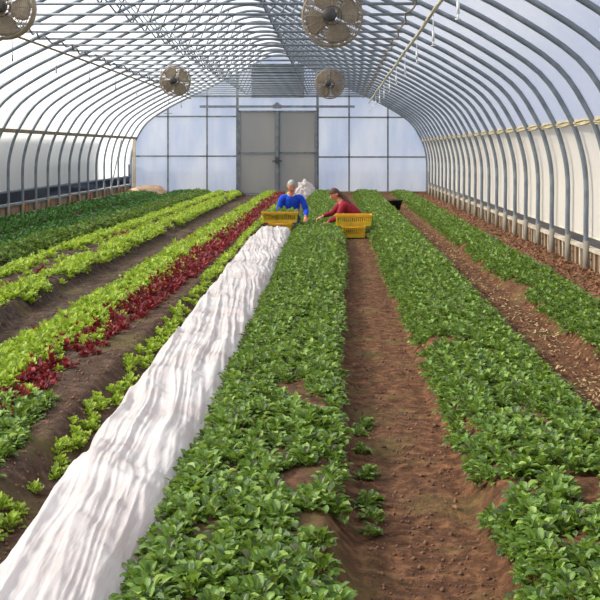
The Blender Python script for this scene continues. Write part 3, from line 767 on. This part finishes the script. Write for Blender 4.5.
# ------------------------------------------------------------------ people
def skin_bm(chains):
    """chains: list of (points, radii); grown with Skin + Subdivision, evaluated"""
    out = bmesh.new()
    for pts, rad in chains:
        me = bpy.data.meshes.new('tmp'); me.from_pydata([tuple(p) for p in pts], [(i, i+1) for i in range(len(pts)-1)], [])
        o = bpy.data.objects.new('tmp', me); COL.objects.link(o)
        o.modifiers.new('k', 'SKIN'); sv = me.skin_vertices[0].data
        for i, q in enumerate(rad):
            sv[i].radius = q if isinstance(q, tuple) else (q, q)
        sv[0].use_root = True
        s = o.modifiers.new('s', 'SUBSURF'); s.levels = 2
        dg = bpy.context.evaluated_depsgraph_get(); e = o.evaluated_get(dg)
        m2 = bpy.data.meshes.new_from_object(e); out.from_mesh(m2)
        bpy.data.objects.remove(o); bpy.data.meshes.remove(me); bpy.data.meshes.remove(m2)
    return out
def fuse(name, bm, mat, parent, vox):
    me = bpy.data.meshes.new(name); bm.to_mesh(me); bm.free()
    o = bpy.data.objects.new(name, me); COL.objects.link(o)
    r = o.modifiers.new('r', 'REMESH'); r.mode = 'VOXEL'; r.voxel_size = vox
    s = o.modifiers.new('s', 'SMOOTH'); s.iterations = 3; s.factor = .5
    dg = bpy.context.evaluated_depsgraph_get(); m2 = bpy.data.meshes.new_from_object(o.evaluated_get(dg))
    bpy.data.objects.remove(o); m2.name = name
    return link(name, m2, mat, parent)
def head_bm(Mx, grow=1.0, hair=False, long_=False):
    bm = bmesh.new(); bmesh.ops.create_uvsphere(bm, u_segments=32, v_segments=24, radius=1)
    for v in bm.verts:
        x, y, z = v.co                                       # face looks along -y
        sx, sy, sz = .076, .097, .118
        if z < 0: sx *= 1-.34*(-z)**1.4; y = y*(1-.18*(-z))-.12*(-z)*(1 if y < 0 else .2)
        q = Vector((x*sx, y*sy, z*sz))
        if not hair:
            if y < -.5:
                nose = math.exp(-(x/.16)**2)*(math.exp(-((z+.12)/.2)**2)); q.y -= .028*nose
                q.y += .010*math.exp(-((abs(x)-.36)/.15)**2-((z-.08)/.12)**2)
                q.y -= .006*math.exp(-(x/.3)**2-((z+.48)/.1)**2)
                q.y -= .010*math.exp(-(x/.3)**2-((z+.85)/.15)**2)
        else: q = q*grow
        v.co = q
    if hair:
        lim = lambda v: (v.co.y < -.045 and v.co.z < .048) or v.co.z < (-.075 if long_ else -.04) or (abs(v.co.x) > .04 and v.co.y < -.02 and v.co.z < .03)
        bmesh.ops.delete(bm, geom=[v for v in bm.verts if lim(v)], context='VERTS')
    else:
        for s in (-1, 1):
            g = bmesh.ops.create_uvsphere(bm, u_segments=10, v_segments=8, radius=1)
            for v in g['verts']: v.co = Vector((v.co.x*.012+s*.078, v.co.y*.02+.012, v.co.z*.032-.008))
    bmesh.ops.transform(bm, matrix=Mx, verts=bm.verts)
    return bm
def join(a, b):
    me = bpy.data.meshes.new('j'); b.to_mesh(me); b.free(); a.from_mesh(me); bpy.data.meshes.remove(me); return a
def hand(wrist, d, up, side):
    """wrist, pointing direction, back-of-hand direction, side of the thumb (+1/-1)"""
    w = Vector(wrist); d = Vector(d).normalized(); up = Vector(up); up = (up-d*up.dot(d)).normalized(); s = d.cross(up)*side
    ch = [([w, w+d*.035, w+d*.085], [(.026, .017), (.038, .016), (.037, .014)])]
    for k, (o, l) in enumerate(((.030, .066), (.011, .076), (-.009, .070), (-.028, .055))):
        b0 = w+d*.07+s*o; b1 = w+d*.09+s*o*1.08; b2 = b1+(d*.85-up*.5).normalized()*l*.5; b3 = b2+(d*.35-up*.95).normalized()*l*.5
        ch.append(([b0, b1, b2, b3], [.009, .0095, .0085, .007]))
    t0 = w+d*.03+s*.025; t1 = t0+(d*.6+s*.8-up*.2).normalized()*.035; t2 = t1+(d*.9+s*.2-up*.5).normalized()*.032
    ch.append(([t0, t1, t2], [.012, .011, .009])); return ch
def person(name, loc, P, label, mats, headM, long_hair):
    r = empty('person', loc); tag(r, label, 'person', None)
    V3 = Vector; J = {k: V3(v) for k, v in P.items()}
    body = [([J['hip'], J['waist'], J['chest'], J['nb'], J['nt'], J['head']], [(.13, .10), (.12, .095), (.14, .105), (.062, .062), (.052, .055), (.05, .05)])]
    sw = [([J['hip'].lerp(J['waist'], .35), J['waist'], J['waist'].lerp(J['chest'], .6), J['chest'], J['chest'].lerp(J['nb'], .6), J['chest'].lerp(J['nb'], .98)], [(.165, .13), (.162, .13), (.18, .14), (.178, .135), (.15, .11), (.075, .07)])]
    tr_ = [([J['hip'].lerp(J['waist'], .7), J['hip'], J['hip']+V3((0, 0, -.06))], [(.15, .12), (.155, .135), (.13, .11)])]
    for s in 'LR':
        sh, el, wr = J['sh'+s], J['el'+s], J['wr'+s]
        body.append(([J['chest'].lerp(sh, .3), sh, el, wr], [.06, .055, .040, .025]))
        d = (wr-el).normalized()
        body += hand(wr, V3(P['hd'+s]), V3((0, 0, 1)) if abs(P['hd'+s][2]) < .8 else V3((0, 1, 0)), 1 if s == 'L' else -1)
        sw.append(([J['chest'].lerp(J['nb'], .3).lerp(sh, .3), sh, sh.lerp(el, .5), el, el.lerp(wr, .5), wr.lerp(el, .08)], [.09, .083, .066, .058, .050, .036]))
        hp, kn, an, to = J['hp'+s], J['kn'+s], J['an'+s], J['to'+s]
        body.append(([J['hip'].lerp(hp, .5), hp, kn, an], [.08, .075, .05, .036]))
        tr_.append(([J['hip'].lerp(hp, .4), hp, hp.lerp(kn, .5), kn, kn.lerp(an, .5), an], [.10, .098, .085, .068, .066, .052]))
        b_ = skin_bm([([an+(an-to)*.25, an, to], [(.04, .04), (.045, .042), (.035, .028)])])
        fuse('boot', b_, M['black'], r, .012)
    bm = skin_bm(body); bm = join(bm, head_bm(headM))
    fuse('body', bm, M['skin'], r, .0065)
    fuse('sweater', skin_bm(sw), mats[0], r, .012)
    fuse('trousers', skin_bm(tr_), mats[1], r, .013)
    hb = head_bm(headM, 1.09, True, long_hair); me = bpy.data.meshes.new('hair'); hb.to_mesh(me); hb.free()
    ho = link('hair', me, mats[2], r); sm = ho.modifiers.new('s', 'SOLIDIFY'); sm.thickness = .012; sm.offset = -1
    e_ = bmesh.new()
    for s in (-1, 1):
        g = bmesh.ops.create_uvsphere(e_, u_segments=10, v_segments=8, radius=.009)
        for v in g['verts']: v.co += V3((s*.030, -.086, .010))
    bmesh.ops.transform(e_, matrix=headM, verts=e_.verts); me = bpy.data.meshes.new('eyes'); e_.to_mesh(me); e_.free(); link('eyes', me, M['eye'], r)
    e_ = bmesh.new(); g = bmesh.ops.create_uvsphere(e_, u_segments=12, v_segments=8, radius=1)
    for v in g['verts']: v.co = V3((v.co.x*.024, v.co.y*.008-.093, v.co.z*.008-.058))
    bmesh.ops.transform(e_, matrix=headM, verts=e_.verts); me = bpy.data.meshes.new('mouth'); e_.to_mesh(me); e_.free(); link('mouth', me, M['lip'], r)
    return r, J
hm = Matrix.Translation((.0, -.16, .905)) @ Euler((math.radians(30), 0, math.radians(16))).to_matrix().to_4x4()
r, J = person('man', (-.845, 22.8, 0), dict(hip=(0, .16, .29), waist=(0, .12, .42), chest=(0, .0, .60), nb=(0, -.07, .745), nt=(0, -.11, .82), head=(0, -.14, .90),
    shL=(-.185, -.03, .69), elL=(-.25, -.06, .43), wrL=(-.17, -.30, .40), hdL=(.4, -1, -.4),
    shR=(.185, -.03, .69), elR=(.29, -.04, .42), wrR=(.275, -.29, .315), hdR=(0, -.75, -.7),
    hpL=(-.10, .12, .24), knL=(-.15, -.26, .085), anL=(-.12, .16, .075), toL=(-.12, .30, .05),
    hpR=(.10, .12, .24), knR=(.12, -.26, .085), anR=(.11, .16, .075), toR=(.11, .30, .05)),
    'grey-haired person in a blue sweater kneeling and picking behind the left crates', (M['blue'], M['jeans'], M['hair_grey']), hm, False)
c_ = MB(); c_.tube([(-.055, -.02, .77), (-.078, -.07, .765), (-.065, -.12, .735), (-.04, -.14, .71)], .009, 6); c_.tube([(.055, -.02, .77), (.078, -.07, .765), (.065, -.12, .735), (.04, -.14, .71)], .009, 6)
c_.tube([(-.055, -.02, .77), (0, .0, .785), (.055, -.02, .77)], .017, 6); c_.build('shirt_collar', M['shirt'], r, True)
hm = Matrix.Translation((-.20, -.01, .755)) @ Euler((math.radians(30), 0, math.radians(-72))).to_matrix().to_4x4()
r, J = person('woman', (.2, 22.4, 0), dict(hip=(.27, 0, .27), waist=(.19, 0, .37), chest=(.03, 0, .50), nb=(-.10, 0, .615), nt=(-.15, 0, .67), head=(-.19, 0, .75),
    shL=(-.05, -.165, .55), elL=(-.15, -.22, .32), wrL=(-.345, -.22, .225), hdL=(-1, .1, -.25),
    shR=(-.09, .165, .56), elR=(-.25, .18, .38), wrR=(-.455, .10, .32), hdR=(-1, -.1, -.45),
    hpL=(.25, -.10, .22), knL=(-.04, -.14, .09), anL=(.33, -.11, .075), toL=(.46, -.11, .05),
    hpR=(.25, .10, .22), knR=(-.04, .14, .09), anR=(.33, .11, .075), toR=(.46, .11, .05)),
    'long-haired person in a maroon sweater kneeling and reaching across the spinach bed', (M['red'], M['darkpants'], M['hair_brown']), hm, True)
pt = skin_bm([([(-.15, 0, .80), (-.08, -.02, .74), (0, -.05, .67), (.07, -.07, .60), (.13, -.08, .55)], [.055, .05, .042, .032, .012])])
fuse('ponytail', pt, M['hair_brown'], r, .01)

# ------------------------------------------------------------------ light, sky, camera
SUN = Vector((-.82, -.06, .56)).normalized()
sl = bpy.data.lights.new('sun', 'SUN'); sl.energy = 7.4; sl.angle = math.radians(5); sl.color = (1, .93, .82)
so = bpy.data.objects.new('sun', sl); COL.objects.link(so); so.rotation_euler = SUN.to_track_quat('Z', 'Y').to_euler(); so.location = (-20, 20, 20)
W = bpy.data.worlds.new('sky'); S.world = W; W.use_nodes = True; nt = W.node_tree; nt.nodes.clear()
out = N(nt, 'ShaderNodeOutputWorld'); bg = N(nt, 'ShaderNodeBackground')
tc = N(nt, 'ShaderNodeTexCoord').outputs['Generated']
dt = N(nt, 'ShaderNodeVectorMath', operation='DOT_PRODUCT'); nt.links.new(tc, dt.inputs[0]); dt.inputs[1].default_value = (-.82, .25, .5)
f = noise_fac(nt, 2.6, 5, tc, .55)
cloud = ramp(nt, f, [(.38, (.42, .50, .74, 1)), (.52, (.58, .63, .76, 1)), (.64, (.80, .82, .86, 1))])
mr = N(nt, 'ShaderNodeMapRange'); nt.links.new(dt.outputs['Value'], mr.inputs[0])
mr.inputs[1].default_value = .25; mr.inputs[2].default_value = .8; mr.inputs[3].default_value = 0; mr.inputs[4].default_value = 1; mr.interpolation_type = 'SMOOTHSTEP'
c = mixc(nt, mr.outputs[0], cloud, (2.3, 2.25, 2.15, 1))
nt.links.new(c, bg.inputs[0]); bg.inputs[1].default_value = 1.0; nt.links.new(bg.outputs[0], out.inputs[0])

cd = bpy.data.cameras.new('camera'); co = bpy.data.objects.new('camera', cd); COL.objects.link(co)
co.location = (0, 0, 1.6); co.rotation_euler = (PI/2, 0, 0)
cd.sensor_width = 36; cd.lens = 36*1170/600; cd.shift_x = -35/600; cd.shift_y = -150/600; cd.clip_end = 400; cd.clip_start = .05
S.camera = co
vs = S.view_settings; vs.view_transform = 'Standard'; vs.look = 'None'; vs.gamma = 1; vs.exposure = 0.0; vs.use_curve_mapping = False
S.cycles.max_bounces = 10; S.cycles.transparent_max_bounces = 12
